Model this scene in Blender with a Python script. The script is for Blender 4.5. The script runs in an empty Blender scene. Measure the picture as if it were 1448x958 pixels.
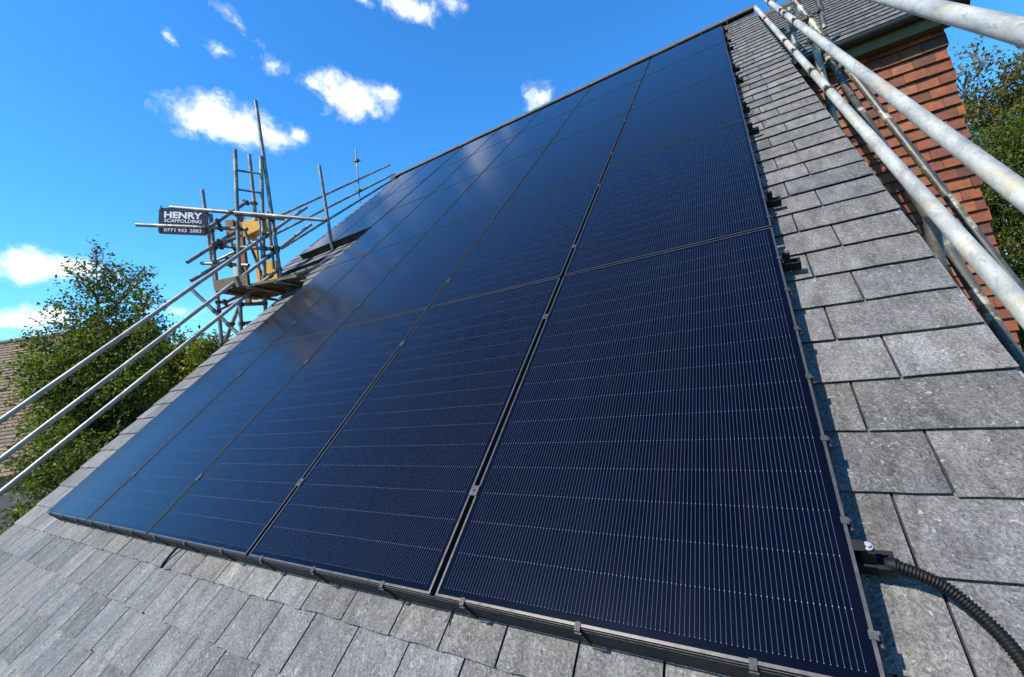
import bpy, bmesh, math, random
import numpy as np
from mathutils import Vector, Matrix
random.seed(7); rng = np.random.default_rng(7)
SC = bpy.context.scene; COL = SC.collection
PI = math.pi; R = math.radians
TH = R(39.247); CT, ST_ = math.cos(TH), math.sin(TH)
Z0 = 5.6                       # height of the array's lower edge above the ground

# ---- measured end points of the scaffold tubes (world metres) ----
STANDARDS = [((-8.104, 2.696, 10.044), (-8.154, 2.759, 8.264)), ((-7.613, 2.553, 9.42), (-7.783, 2.58, 6.98)), ((-6.916, 2.684, 10.309), (-7.264, 2.639, 7.261)), ((-7.216, 3.079, 10.477), (-7.28, 3.101, 9.331)), ((-6.812, 3.037, 10.287), (-7.135, 2.99, 7.53)), ((-6.83, 3.066, 11.268), (-6.83, 3.159, 7.805)), ((-7.087, 3.209, 9.449), (-7.138, 3.231, 8.463)), ((-6.68, 4.051, 10.4), (-6.68, 4.136, 8.419))]
LADDER_RUNGS = [((-6.95, 2.681, 9.979), (-6.84, 3.036, 9.985)), ((-6.985, 2.676, 9.672), (-6.875, 3.032, 9.666))]
LEDGERS = [((-7.847, 2.086, 9.495), (-5.65, 3.27, 8.899)), ((-8.385, 1.814, 9.306), (-7.028, 2.8, 9.046)), ((-7.671, 2.603, 8.902), (-6.909, 3.118, 8.733)), ((-8.079, 2.548, 8.696), (-7.193, 2.848, 8.486)), ((-7.241, 2.681, 7.827), (-7.142, 3.029, 7.84)), ((-7.28, 2.674, 7.518), (-7.328, 2.934, 7.556)), ((-7.041, 2.722, 9.288), (-6.583, 3.172, 9.169))]
SLOPED = [((-7.3, 2.978, 9.628), (-7.3, 2.372, 9.08)), ((-7.55, 2.109, 8.528), (-7.55, 2.933, 9.204)), ((-7.5, 2.114, 8.227), (-7.5, 3.05, 8.891)), ((-7.6, 2.544, 8.833), (-7.6, 2.985, 9.134)), ((-7.728, 2.678, 7.953), (-7.728, 3.13, 8.19))]
BRACES = [((-7.904, 2.271, 8.203), (-7.376, 2.685, 7.328)), ((-7.833, 2.599, 7.164), (-7.306, 2.699, 7.852))]
EXTRA = [((-7.572, 3.051, 9.227), (-7.305, 3.143, 8.267)), ((-7.411, 3.245, 9.555), (-7.476, 3.254, 8.646)), ((-7.729, 2.845, 9.181), (-7.541, 3.004, 8.256)), ((-7.979, 2.651, 7.852), (-7.399, 3.208, 8.166)), ((-8.14, 2.743, 8.74), (-7.135, 3.315, 9.105))]
LEFT_RAILS = [((-6.9, -1.538, 5.164), (-6.9, 3.84, 9.625)), ((-6.9, -1.555, 4.763), (-6.9, 3.893, 9.315)), ((-6.9, -1.575, 4.432), (-6.9, 3.198, 8.411))]
FAR_RAILS = [((-8.75, 4.422, 10.111), (-8.75, 8.087, 12.487)), ((-8.75, 4.312, 9.695), (-8.75, 8.224, 12.255)), ((-8.7, 4.403, 9.389), (-8.7, 8.182, 12.091))]
MAST = ((-8.75, 6.864, 12.528), (-8.75, 6.778, 11.017))
RIGHT_RAILS = [((0.61, 7.575, 11.767), (0.61, -0.464, 5.304)), ((0.61, 6.043, 10.885), (0.61, -0.609, 5.605)), ((0.61, 2.188, 8.317), (0.61, -0.749, 5.988))]
RIGHT_BRACES = [((0.92, 4.777, 9.282), (0.92, 0.203, 4.34)), ((0.621, 3.912, 9.447), (1.55, 2.838, 5.781))]
RIGHT_STANDARDS = [((0.704, 3.753, 8.963), (0.78, 3.848, 8.001)), ((0.674, 4.512, 9.674), (0.668, 4.539, 9.073)), ((0.947, 4.665, 9.815), (0.968, 4.698, 9.41)), ((0.655, 1.513, 6.722), (0.655, 1.53, 6.449))]
DECK = [(-7.183, 2.356, 8.0), (-5.827, 2.831, 8.0), (-7.29, 3.577, 8.0), (-7.904, 2.709, 8.0)]
SIGN = [(-8.295, 2.082, 9.634), (-7.595, 2.502, 9.469), (-7.644, 2.495, 9.057), (-8.322, 2.089, 9.185)]
HOIST = {'base': (-7.973, 3.321, 8.425), 'top': (-7.758, 3.386, 9.61)}
CONDUIT = [(-0.075, 0.292, -0.055), (-0.11, 0.289, -0.055), (-0.142, 0.283, -0.06), (-0.184, 0.272, -0.07), (-0.224, 0.257, -0.085), (-0.257, 0.229, -0.1), (-0.28, 0.197, -0.105), (-0.298, 0.158, -0.105), (-0.311, 0.112, -0.105), (-0.316, 0.052, -0.105)]

CLOUDS = [((-0.7927, 0.3579, 0.4936), (12.8632, 22.4436, 4.3861), (-18.4906, 4.3962, -32.8846), 0.95), ((-0.7762, 0.392, 0.4938), (6.5563, 10.669, 1.8363), (-10.44, 2.8454, -18.6701), 1.6), ((-0.785, 0.3688, 0.4977), (11.4234, 19.3513, 3.6786), (-16.7289, 4.1984, -29.5009), 0.95), ((-0.7567, 0.4351, 0.488), (6.9071, 10.383, 1.4529), (-10.6402, 3.3523, -19.4856), 1.6), ((-0.7341, 0.4778, 0.4826), (13.014, 18.0258, 1.9502), (-18.8205, 6.7751, -35.3367), 0.95), ((-0.7065, 0.5135, 0.4871), (29.4785, 37.5664, 3.1532), (-34.4916, 14.0636, -64.8478), 0.95), ((-0.6147, 0.5719, 0.5432), (8.9689, 9.2707, 0.3903), (-10.2613, 5.6335, -17.5436), 1.6), ((-0.6519, 0.522, 0.55), (15.422, 24.8737, -5.3275), (-37.9872, -0.2059, -44.829), 0.95), ((-0.5735, 0.607, 0.5501), (23.0214, 21.6805, 0.0756), (-21.5105, 13.4091, -37.2206), 0.95), ((-0.4687, 0.5883, 0.659), (11.0486, 9.0038, -0.1797), (-22.6358, 17.23, -31.4772), 1.6), ((-0.5181, 0.5423, 0.6614), (23.7398, 21.4081, 1.0431), (-51.2652, 33.1894, -67.381), 0.95), ((-0.4018, 0.6377, 0.6572), (28.268, 20.2226, -2.3388), (-18.7177, 17.3164, -28.2434), 0.95), ((-0.3273, 0.7915, 0.5161), (21.4595, 11.5396, -4.0862), (-8.7204, 10.2607, -21.2646), 0.95), ((-0.9482, 0.2054, 0.2425), (2.2626, 9.7462, 0.5928), (-7.6463, -0.2731, -29.6623), 1.6), ((-0.939, 0.2355, 0.2508), (5.2542, 19.6905, 1.1854), (-12.4763, -0.147, -46.5655), 0.95), ((-0.9572, 0.1755, 0.2303), (4.9002, 24.8933, 1.3961), (-13.7202, -0.8584, -56.3771), 0.95), ((-0.9703, 0.1769, 0.1652), (1.9355, 10.8223, -0.2212), (-6.5394, -0.998, -37.3459), 1.6), ((-0.9147, 0.3663, 0.1709), (8.4743, 21.6185, -0.9783), (-12.0424, -0.8441, -62.6612), 0.62), ((-0.9517, 0.274, 0.1386), (2.6961, 9.6646, -0.5933), (-10.5619, -2.0036, -68.5384), 0.62), ((-0.6746, 0.3974, 0.6221), (1.1562, 13.2797, -7.2284), (-62.321, -28.6785, -49.2568), 0.62), ((-0.7093, 0.3947, 0.584), (15.1139, 27.0758, 0.0561), (-48.2348, 1.6174, -59.6795), 0.62), ((-0.6798, 0.4593, 0.5717), (27.6093, 22.5573, 14.7068), (-16.9129, 35.3525, -48.5168), 0.62), ((-0.743, 0.3304, 0.582), (39.116, 60.341, 15.6782), (-54.7657, 13.9381, -77.8323), 0.62), ((-0.9748, 0.1747, 0.1386), (1.4576, 8.4789, -0.4381), (-9.6768, -2.0583, -65.4669), 0.62)]


def RW(s, t, w=0.0):
    """roof coordinates (s metres left of the array's right side, t metres up the slope, w off the plane) to world"""
    return Vector((-s, t*CT - w*ST_, t*ST_ + w*CT + Z0))

# ------------------------------------------------------------------ mesh builder
class MB:
    def __init__(self):
        self.v = []; self.f = []; self.sm = []; self.mi = []
    def add(self, vs, fs, smooth=False, mi=0):
        b = len(self.v); self.v += [tuple(p) for p in vs]
        for f in fs:
            self.f.append(tuple(i+b for i in f)); self.sm.append(smooth); self.mi.append(mi)
    def box(self, x0, y0, z0, x1, y1, z1, mi=0):
        self.hexa([(x0,y0,z0),(x1,y0,z0),(x1,y1,z0),(x0,y1,z0)], [(x0,y0,z1),(x1,y0,z1),(x1,y1,z1),(x0,y1,z1)], mi)
    def hexa(self, lo, hi, mi=0):
        n = len(lo)
        fs = [tuple(range(n))[::-1], tuple(range(n, 2*n))] + [(i,(i+1)%n,(i+1)%n+n,i+n) for i in range(n)]
        self.add(list(lo)+list(hi), fs, False, mi)
    def obox(self, c, ax, ay, az, mi=0):
        c, ax, ay, az = map(Vector, (c, ax, ay, az))
        q = [(-1,-1),(1,-1),(1,1),(-1,1)]
        self.hexa([c+ax*a+ay*b-az for a,b in q], [c+ax*a+ay*b+az for a,b in q], mi)
    def tube(self, p0, p1, r, n=16, r1=None, caps=True, hollow=True, mi=0):
        self.path([p0, p1], [r, r if r1 is None else r1], n, caps, hollow, mi)
    def path(self, pts, rads, n=12, caps=True, hollow=False, mi=0):
        pts = [Vector(p) for p in pts]
        if not hasattr(rads, '__len__'): rads = [rads]*len(pts)
        T = []
        for i in range(len(pts)):
            d = pts[min(i+1, len(pts)-1)] - pts[max(i-1, 0)]
            T.append(d.normalized())
        u = T[0].orthogonal().normalized()
        vs = []; fs = []
        for i, p in enumerate(pts):
            u = (u - T[i]*u.dot(T[i])).normalized(); w = T[i].cross(u)
            for k in range(n):
                a = 2*PI*k/n
                vs.append(p + (u*math.cos(a)+w*math.sin(a))*rads[i])
        for i in range(len(pts)-1):
            for k in range(n):
                fs.append((i*n+k, i*n+(k+1)%n, (i+1)*n+(k+1)%n, (i+1)*n+k))
        self.add(vs, fs, True, mi)
        if caps:
            for i, sgn in ((0,-1),(len(pts)-1,1)):
                ring = [vs[i*n+k] for k in range(n)]
                if hollow:   # open tube end: rim, then a short bore
                    c = pts[i]; q = [c+(v-c)*.82 for v in ring]; q2 = [v - T[i]*sgn*.12 for v in q]
                    allv = ring+q+q2
                    ff = []
                    for k in range(n):
                        k2 = (k+1)%n
                        a = (k, k2, n+k2, n+k); b = (n+k, n+k2, 2*n+k2, 2*n+k)
                        ff += [a, b] if sgn > 0 else [a[::-1], b[::-1]]
                    ff.append(tuple(range(2*n, 3*n)) if sgn > 0 else tuple(range(2*n, 3*n))[::-1])
                    self.add(allv, ff, False, mi)
                else:
                    self.add(ring, [tuple(range(n)) if sgn > 0 else tuple(range(n))[::-1]], False, mi)
    def build(self, name, mats, parent=None, loc=(0,0,0), rot=(0,0,0), bevel=0):
        me = bpy.data.meshes.new(name)
        me.from_pydata(self.v, [], self.f)
        me.polygons.foreach_set('use_smooth', self.sm)
        if not isinstance(mats, (list, tuple)): mats = [mats]
        for m in mats: me.materials.append(m)
        if len(mats) > 1: me.polygons.foreach_set('material_index', self.mi)
        me.update()
        o = bpy.data.objects.new(name, me); COL.objects.link(o)
        o.location = loc; o.rotation_euler = rot
        if parent is not None: o.parent = parent
        if bevel:
            b = o.modifiers.new('bevel', 'BEVEL'); b.width = bevel; b.segments = 2; b.limit_method = 'ANGLE'; b.angle_limit = R(50)
        return o

def tag(o, label=None, cat=None, group=None, kind=None):
    if label: o['label'] = label
    if cat: o['category'] = cat
    if group: o['group'] = group
    if kind: o['kind'] = kind
    return o
def thing(name, label, cat, loc=(0,0,0), rot=(0,0,0), group=None):
    o = bpy.data.objects.new(name, None); COL.objects.link(o)
    o.empty_display_size = .2; o.location = loc; o.rotation_euler = rot
    return tag(o, label, cat, group)

# ------------------------------------------------------------------ materials
def newmat(name):
    m = bpy.data.materials.new(name); m.use_nodes = True
    nt = m.node_tree; nt.nodes.clear()
    out = nt.nodes.new('ShaderNodeOutputMaterial'); p = nt.nodes.new('ShaderNodeBsdfPrincipled')
    nt.links.new(p.outputs[0], out.inputs[0])
    return m, nt, p
class NG:
    """tiny node-graph helper"""
    def __init__(self, nt): self.nt = nt
    def n(self, typ, ins=None, **props):
        x = self.nt.nodes.new('ShaderNode'+typ)
        for k, v in props.items(): setattr(x, k, v)
        for k, v in (ins or {}).items(): self.set(x.inputs[k], v)
        return x
    def set(self, sock, v):
        if isinstance(v, bpy.types.NodeSocket): self.nt.links.new(v, sock)
        elif isinstance(v, bpy.types.Node): self.nt.links.new(v.outputs[0], sock)
        else: sock.default_value = v
    def m(self, op, a, b=0.0, c=0.0, clamp=False):
        x = self.nt.nodes.new('ShaderNodeMath'); x.operation = op; x.use_clamp = clamp
        for i, v in enumerate((a, b, c)): self.set(x.inputs[i], v)
        return x.outputs[0]
    def mix(self, fac, a, b, blend='MIX'):
        x = self.nt.nodes.new('ShaderNodeMix'); x.data_type = 'RGBA'; x.blend_type = blend
        self.set(x.inputs[0], fac); self.set(x.inputs[6], a); self.set(x.inputs[7], b)
        return x.outputs[2]
    def ramp(self, fac, stops, interp='LINEAR'):
        x = self.nt.nodes.new('ShaderNodeValToRGB'); x.color_ramp.interpolation = interp
        el = x.color_ramp.elements
        while len(el) < len(stops): el.new(.5)
        for e, (p, c) in zip(el, stops):
            e.position = p; e.color = c if len(c) == 4 else (*c, 1)
        self.set(x.inputs[0], fac); return x.outputs[0]
    def noise(self, vec, scale, detail=4, rough=.55, dist=0, dims='3D'):
        x = self.n('TexNoise', {'Scale': scale, 'Detail': detail, 'Roughness': rough, 'Distortion': dist}, noise_dimensions=dims)
        if vec is not None: self.set(x.inputs['Vector'], vec)
        return x.outputs[0]
    def obj(self): return self.n('TexCoord').outputs['Object']
    def scaled(self, vec, s):
        return self.n('Mapping', {'Vector': vec, 'Scale': s}).outputs[0]
    def rand(self): return self.n('NewGeometry').outputs['Random Per Island']
    def bump(self, h, strength=.3, dist=.01):
        return self.n('Bump', {'Height': h, 'Strength': strength, 'Distance': dist}).outputs[0]
def v3(g): return (g, g, g, 1)

def mat_slate(name, base=(.125,.120,.115), flecks=True):
    m, nt, p = newmat(name); g = NG(nt)
    co = g.obj(); rnd = g.rand()
    off = g.n('VectorMath', {0: co, 1: g.n('CombineXYZ', {0: g.m('MULTIPLY', rnd, 37.0), 1: g.m('MULTIPLY', rnd, 91.0), 2: 0.0}).outputs[0]}, operation='ADD').outputs[0]
    big = g.noise(co, .9, 3)
    grain = g.noise(g.scaled(off, (9, 3.2, 9)), 1.6, 6, .62, .6)
    fine = g.noise(off, 130, 4, .7)
    squig = g.noise(off, 34, 3, .5, 2.2)
    tone = g.ramp(rnd, [(0, v3(.66)), (.2, v3(.88)), (.7, v3(1.04)), (1, v3(1.28))])
    c = g.mix(1.0, (*base, 1), tone, 'MULTIPLY')
    hue = g.ramp(g.m('FRACT', g.m('MULTIPLY', rnd, 7.31)), [(0, (.97,1.0,1.03,1)), (.4, (1,1,1,1)), (.7, (1.025,1.0,.97,1)), (1, (.985,1.005,.99,1))])
    c = g.mix(1.0, c, hue, 'MULTIPLY')
    streak = g.noise(g.scaled(co, (7, .45, 1)), 2.2, 6, .68)
    c = g.mix(1.0, c, g.ramp(streak, [(.3, v3(.78)), (.55, v3(1.02)), (.75, v3(1.16))]), 'MULTIPLY')
    c = g.mix(1.0, c, g.ramp(grain, [(.28, v3(.58)), (.5, v3(1)), (.72, v3(1.4))]), 'MULTIPLY')
    c = g.mix(1.0, c, g.ramp(fine, [(.32, v3(.55)), (.68, v3(1.42))]), 'MULTIPLY')
    c = g.mix(.8, c, g.ramp(big, [(.3, (.9,.92,.97,1)), (.7, (1.1,1.07,1.02,1))]), 'MULTIPLY')
    # cleft flakes: thin pale squiggles where the distorted noise crosses a level
    line = g.m('ABSOLUTE', g.m('SUBTRACT', squig, .58))
    lm = g.m('MULTIPLY', g.ramp(line, [(0, v3(1)), (.018, v3(.5)), (.04, v3(0))]), g.ramp(g.noise(off, 7, 3), [(.36, v3(.1)), (.6, v3(.8))]))
    c = g.mix(g.m('MULTIPLY', lm, .45), c, (.40,.395,.39,1))
    spot = g.ramp(g.noise(off, 58, 2, .5, 1.0), [(.66, v3(0)), (.72, v3(1))])
    c = g.mix(g.m('MULTIPLY', spot, .5), c, (.42,.415,.41,1))
    # a little ochre lichen
    lich = g.ramp(g.noise(co, 5.5, 5, .7), [(.62, v3(0)), (.75, v3(1))])
    c = g.mix(g.m('MULTIPLY', lich, .14), c, (.24,.22,.16,1))
    dk = g.ramp(g.noise(off, 46, 3, .6, 1.5), [(.30, v3(1)), (.38, v3(0))])
    c = g.mix(g.m('MULTIPLY', dk, .55), c, (.05,.05,.052,1))
    g.set(p.inputs['Base Color'], c)
    g.set(p.inputs['Roughness'], g.ramp(grain, [(.3, v3(.55)), (.7, v3(.75))])); p.inputs['Specular IOR Level'].default_value = .3
    h = g.m('ADD', g.m('MULTIPLY', squig, .9), g.m('ADD', g.m('MULTIPLY', grain, .8), g.m('MULTIPLY', fine, .25)))
    g.set(p.inputs['Normal'], g.bump(h, 1.0, .013))
    return m

def mat_plain(name, col, rough=.6, metal=0.0, var=.15, scale=8.0, bump=.1, spec=None, dirt=None):
    m, nt, p = newmat(name); g = NG(nt); co = g.obj()
    n1 = g.noise(co, scale, 5, .6); n2 = g.noise(co, scale*7, 3, .6)
    c = g.mix(1.0, (*col, 1), g.ramp(n1, [(.25, v3(1-var)), (.75, v3(1+var))]), 'MULTIPLY')
    if dirt:
        c = g.mix(g.m('MULTIPLY', g.ramp(g.noise(co, scale*1.7, 6, .7), [(.52, v3(0)), (.66, v3(1))]), dirt[1]), c, (*dirt[0], 1))
    g.set(p.inputs['Base Color'], c)
    g.set(p.inputs['Roughness'], g.ramp(n2, [(.3, v3(max(.03, rough-.1))), (.7, v3(min(1, rough+.1)))]))
    p.inputs['Metallic'].default_value = metal
    if spec is not None: p.inputs['Specular IOR Level'].default_value = spec
    if bump: g.set(p.inputs['Normal'], g.bump(n2, bump, .004))
    return m

def mat_tube(name, base, pink=False, rust=.25):
    """weathered galvanised tube: zinc spangle, white bloom, rust and mortar smears"""
    m, nt, p = newmat(name); g = NG(nt); co = g.obj()
    cl = g.noise(g.scaled(co, (.35, 1, 1)), 9, 5, .65, .5)
    sp = g.n('TexVoronoi', {'Vector': g.scaled(co, (.5, 1, 1)), 'Scale': 70.0}).outputs['Color']
    spv = g.n('SeparateColor', {0: sp}).outputs[0]
    fl = g.noise(g.scaled(co, (.22, 1, 1)), 60, 4, .7)
    c = g.mix(1.0, (*base, 1), g.ramp(cl, [(.3, v3(.5)), (.5, v3(.98)), (.7, v3(1.25))]), 'MULTIPLY')
    c = g.mix(1.0, c, g.ramp(spv, [(0, v3(.92)), (1, v3(1.06))]), 'MULTIPLY')
    c = g.mix(g.ramp(fl, [(.58, v3(0)), (.68, v3(.7))]), c, (.17,.18,.19,1))
    mort = g.ramp(g.noise(co, 3.3, 6, .75), [(.53, v3(0)), (.585, v3(.85))])
    c = g.mix(mort, c, (.42,.36,.25,1))
    rs = g.ramp(g.noise(co, 2.1, 6, .72), [(.56, v3(0)), (.68, v3(rust))])
    c = g.mix(rs, c, (.28,.16,.09,1))
    if pink:
        pk = g.ramp(g.noise(g.scaled(co, (.16, 2.2, 2.2)), 5.5, 4, .6), [(.55, v3(0)), (.62, v3(.5))])
        c = g.mix(pk, c, (.75,.36,.36,1))
    g.set(p.inputs['Base Color'], c)
    p.inputs['Metallic'].default_value = .35
    g.set(p.inputs['Roughness'], g.ramp(cl, [(.3, v3(.38)), (.7, v3(.6))]))
    g.set(p.inputs['Normal'], g.bump(g.m('ADD', fl, g.m('MULTIPLY', mort, 1.5)), .18, .003))
    return m

def mat_cells():
    """monocrystalline laminate: 6 x 16 navy half cells, 16 ribbon wires a cell, solder dots between cells, under glass"""
    m, nt, p = newmat('solar_cells_under_glass'); g = NG(nt)
    gen = g.n('TexCoord').outputs['Generated']; obc = g.obj()
    sep = g.n('SeparateXYZ', {0: gen}); X, Y = sep.outputs[0], sep.outputs[1]
    mx, my = .014, .011
    u = g.m('MULTIPLY', g.m('DIVIDE', g.m('SUBTRACT', X, mx), 1-2*mx), 6.0)
    v = g.m('MULTIPLY', g.m('DIVIDE', g.m('SUBTRACT', Y, my), 1-2*my), 16.0)
    inside = g.m('MULTIPLY', g.m('MULTIPLY', g.m('GREATER_THAN', u, 0.0), g.m('LESS_THAN', u, 6.0)), g.m('MULTIPLY', g.m('GREATER_THAN', v, 0.0), g.m('LESS_THAN', v, 16.0)))
    fu = g.m('FRACT', u); fv = g.m('FRACT', v)
    du = g.m('PINGPONG', u, .5); dv = g.m('PINGPONG', v, .5)
    wl = g.m('MULTIPLY', fu, 16.0)
    dw = g.m('ABSOLUTE', g.m('SUBTRACT', g.m('FRACT', wl), .5))
    wire = g.m('MULTIPLY', g.m('LESS_THAN', dw, .034), inside)
    dot = g.m('MULTIPLY', g.m('MULTIPLY', g.m('LESS_THAN', dv, .010), g.m('LESS_THAN', dw, .07)), inside)
    gapv = g.m('LESS_THAN', du, .008); gaph = g.m('LESS_THAN', dv, .0065)
    cellid = g.n('CombineXYZ', {0: g.m('FLOOR', u), 1: g.m('FLOOR', v), 2: g.n('ObjectInfo').outputs['Random']}).outputs[0]
    wn = g.n('TexWhiteNoise', {'Vector': cellid}).outputs[0]
    c = g.mix(wn, (.0003,.0005,.0026,1), (.0005,.0008,.0038,1))
    c = g.mix(g.m('MULTIPLY', inside, g.m('MAXIMUM', gapv, gaph)), c, (.0008,.001,.0035,1))
    c = g.mix(g.m('SUBTRACT', 1.0, inside), c, (.0008,.0010,.0034,1))
    c = g.mix(wire, c, (.062,.068,.098,1))
    c = g.mix(dot, c, (.22,.23,.27,1))
    dust = g.ramp(g.noise(g.scaled(obc, (2.4, .5, 1)), 3.0, 7, .72), [(.48, v3(0)), (.78, v3(.004))])
    c = g.mix(dust, c, (.4,.39,.36,1))
    g.set(p.inputs['Base Color'], c)
    sm = g.noise(obc, 2.2, 4, .6)
    g.set(p.inputs['Roughness'], g.ramp(sm, [(.3, v3(.14)), (.7, v3(.18))]))
    p.inputs['IOR'].default_value = 1.30; p.inputs['Specular IOR Level'].default_value = .46; p.inputs['Specular Tint'].default_value = (.6,.76,1,1)
    g.set(p.inputs['Normal'], g.bump(g.noise(obc, 1.1, 2), .02, .02))
    return m

def mat_tiles():
    m, nt, p = newmat('clay_tile'); g = NG(nt); co = g.obj(); rnd = g.rand()
    c = g.ramp(rnd, [(0, (.055,.016,.007,1)), (.2, (.115,.028,.007,1)), (.6, (.165,.038,.008,1)), (.88, (.20,.052,.012,1)), (1, (.24,.085,.032,1))])
    n = g.noise(co, 14, 6, .65); f = g.noise(g.scaled(co, (1,1,.35)), 60, 4, .7)
    c = g.mix(1.0, c, g.ramp(n, [(.3, v3(.6)), (.7, v3(1.25))]), 'MULTIPLY')
    c = g.mix(1.0, c, g.ramp(f, [(.3, v3(.84)), (.7, v3(1.14))]), 'MULTIPLY')
    c = g.mix(g.ramp(g.noise(co, 4, 5, .7), [(.5, v3(0)), (.7, v3(.6))]), c, (.085,.05,.036,1))
    g.set(p.inputs['Base Color'], c); p.inputs['Roughness'].default_value = .75
    g.set(p.inputs['Normal'], g.bump(g.m('ADD', n, f), .4, .004))
    return m

def mat_wood(name, a, b, axis=(1,14,14)):
    m, nt, p = newmat(name); g = NG(nt); co = g.obj()
    n = g.noise(g.scaled(co, axis), 3.0, 6, .65, .8)
    c = g.mix(g.ramp(n, [(.3, v3(0)), (.7, v3(1))]), (*a,1), (*b,1))
    c = g.mix(1.0, c, g.ramp(g.rand(), [(0, v3(.75)), (1, v3(1.2))]), 'MULTIPLY')
    g.set(p.inputs['Base Color'], c); p.inputs['Roughness'].default_value = .8
    g.set(p.inputs['Normal'], g.bump(n, .3, .004))
    return m

def mat_leaf(name, cols, trans=.35):
    m = bpy.data.materials.new(name); m.use_nodes = True; nt = m.node_tree; nt.nodes.clear(); g = NG(nt)
    rnd = g.rand(); co = g.obj()
    n = len(cols)
    c = g.ramp(rnd, [(i/(n-1), (*cc, 1)) for i, cc in enumerate(cols)])
    c = g.mix(1.0, c, g.ramp(g.noise(co, 1.2, 3), [(.35, (.72,.76,.7,1)), (.65, (1.25,1.2,1.1,1))]), 'MULTIPLY')
    p = g.n('BsdfPrincipled', {'Base Color': c, 'Roughness': .6, 'Specular IOR Level': .3})
    t = g.n('BsdfTranslucent', {'Color': g.mix(1.0, c, (1.3,1.5,.6,1), 'MULTIPLY')})
    mx = g.n('MixShader', {0: trans, 1: p.outputs[0], 2: t.outputs[0]})
    o = g.n('OutputMaterial', {0: mx.outputs[0]})
    return m

M = {}
M['slate'] = mat_slate('riven_slate')
M['slate_old'] = mat_slate('wing_slate', (.108,.102,.097))
M['tile'] = mat_tiles()
M['ridge'] = mat_plain('ridge_tile_clay', (.065,.052,.04), .8, 0, .4, 9, .4)
M['cells'] = mat_cells()
M['frame'] = mat_plain('black_anodised_frame', (.075,.070,.066), .36, .55, .12, 5, .03)
M['skirt'] = mat_plain('black_skirt_metal', (.010,.010,.011), .6, 0, .2, 9, .1)
M['black'] = mat_plain('black_plastic', (.004,.004,.0045), .58, 0, .2, 20, .05, spec=.25)
M['steel'] = mat_plain('bright_bolt_steel', (.42,.41,.4), .38, .8, .1, 60, .05)
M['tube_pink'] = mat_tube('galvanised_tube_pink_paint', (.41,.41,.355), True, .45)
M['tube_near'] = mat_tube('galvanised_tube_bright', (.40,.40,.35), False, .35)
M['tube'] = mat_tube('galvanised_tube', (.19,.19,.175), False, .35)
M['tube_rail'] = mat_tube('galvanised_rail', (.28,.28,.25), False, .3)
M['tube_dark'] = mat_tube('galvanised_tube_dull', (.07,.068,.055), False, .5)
M['coupler'] = mat_plain('coupler_steel', (.11,.10,.085), .55, .6, .4, 30, .3, dirt=((.26,.13,.06), .6))
M['board'] = mat_wood('scaffold_board', (.055,.037,.02), (.13,.088,.048))
M['under'] = mat_wood('weathered_timber', (.07,.045,.028), (.15,.10,.06))
M['deckdark'] = mat_plain('roof_underlay', (.02,.02,.022), .9, 0, .2, 5, .1)
M['brick'] = mat_plain('red_brick', (.30,.13,.085), .85, 0, .3, 14, .3)
M['shaded_cream'] = mat_plain('cream_paint_in_shade', (.085,.062,.022), .7, 0, .12, 6, .08)  # eave shade is put into this colour, dark olive instead of cream
M['gutter'] = mat_plain('black_gutter_plastic', (.018,.018,.02), .35, 0, .15, 12, .05)
M['gutter_grey'] = mat_plain('grey_gutter_metal', (.24,.25,.26), .45, .4, .2, 8, .1)
M['yellow'] = mat_plain('yellow_paint', (.62,.33,.02), .42, 0, .14, 9, .1, dirt=((.30,.17,.05), .5))
M['brown'] = mat_plain('brown_rusty_steel', (.17,.09,.045), .7, .2, .4, 12, .2)
M['grey'] = mat_plain('light_grey_paint', (.45,.47,.5), .5, 0, .12, 8, .05)
M['navy'] = mat_plain('navy_sign_paint', (.006,.010,.045), .6, 0, .25, 8, .04, spec=.15, dirt=((.03,.035,.06), .35))
M['white'] = mat_plain('white_sign_lettering', (.55,.56,.58), .5, 0, .1, 8, 0)
M['bark'] = mat_plain('bark', (.10,.075,.05), .9, 0, .35, 10, .6)
M['bark_pale'] = mat_plain('pale_bark', (.24,.21,.17), .9, 0, .3, 10, .5)
M['leaf_mid'] = mat_leaf('leaf_mid_green', [(.038,.060,.009),(.058,.084,.011),(.085,.112,.014),(.11,.118,.018)])
M['leaf_light'] = mat_leaf('leaf_yellow_green', [(.085,.11,.010),(.12,.145,.012),(.16,.17,.016),(.18,.165,.03)], .4)
M['leaf_dark'] = mat_leaf('leaf_dark_green', [(.022,.032,.007),(.036,.048,.009),(.055,.066,.012)], .25)
M['leaf_rust'] = mat_leaf('leaf_rusty', [(.12,.05,.02),(.10,.08,.025),(.16,.09,.03)], .3)
M['leaf_autumn'] = mat_leaf('leaf_olive', [(.050,.058,.010),(.085,.092,.013),(.13,.125,.017),(.15,.10,.02)], .35)

# ------------------------------------------------------------------ ground and sky
def build_ground():
    m, nt, p = newmat('grass_and_earth'); g = NG(nt); co = g.obj()
    n = g.noise(co, .25, 6, .65); f = g.noise(co, 6, 6, .7)
    c = g.mix(g.ramp(n, [(.4, v3(0)), (.6, v3(1))]), (.035,.055,.016,1), (.075,.085,.03,1))
    c = g.mix(1.0, c, g.ramp(f, [(.3, v3(.6)), (.7, v3(1.3))]), 'MULTIPLY')
    g.set(p.inputs['Base Color'], c); p.inputs['Roughness'].default_value = .95
    g.set(p.inputs['Normal'], g.bump(f, .6, .05))
    b = MB(); S = 2500
    b.add([(-S,-S,0),(S,-S,0),(S,S,0),(-S,S,0)], [(0,1,2,3)])
    tag(b.build('ground', m), 'green garden ground around the houses', 'ground', kind='structure')
build_ground()

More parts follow.
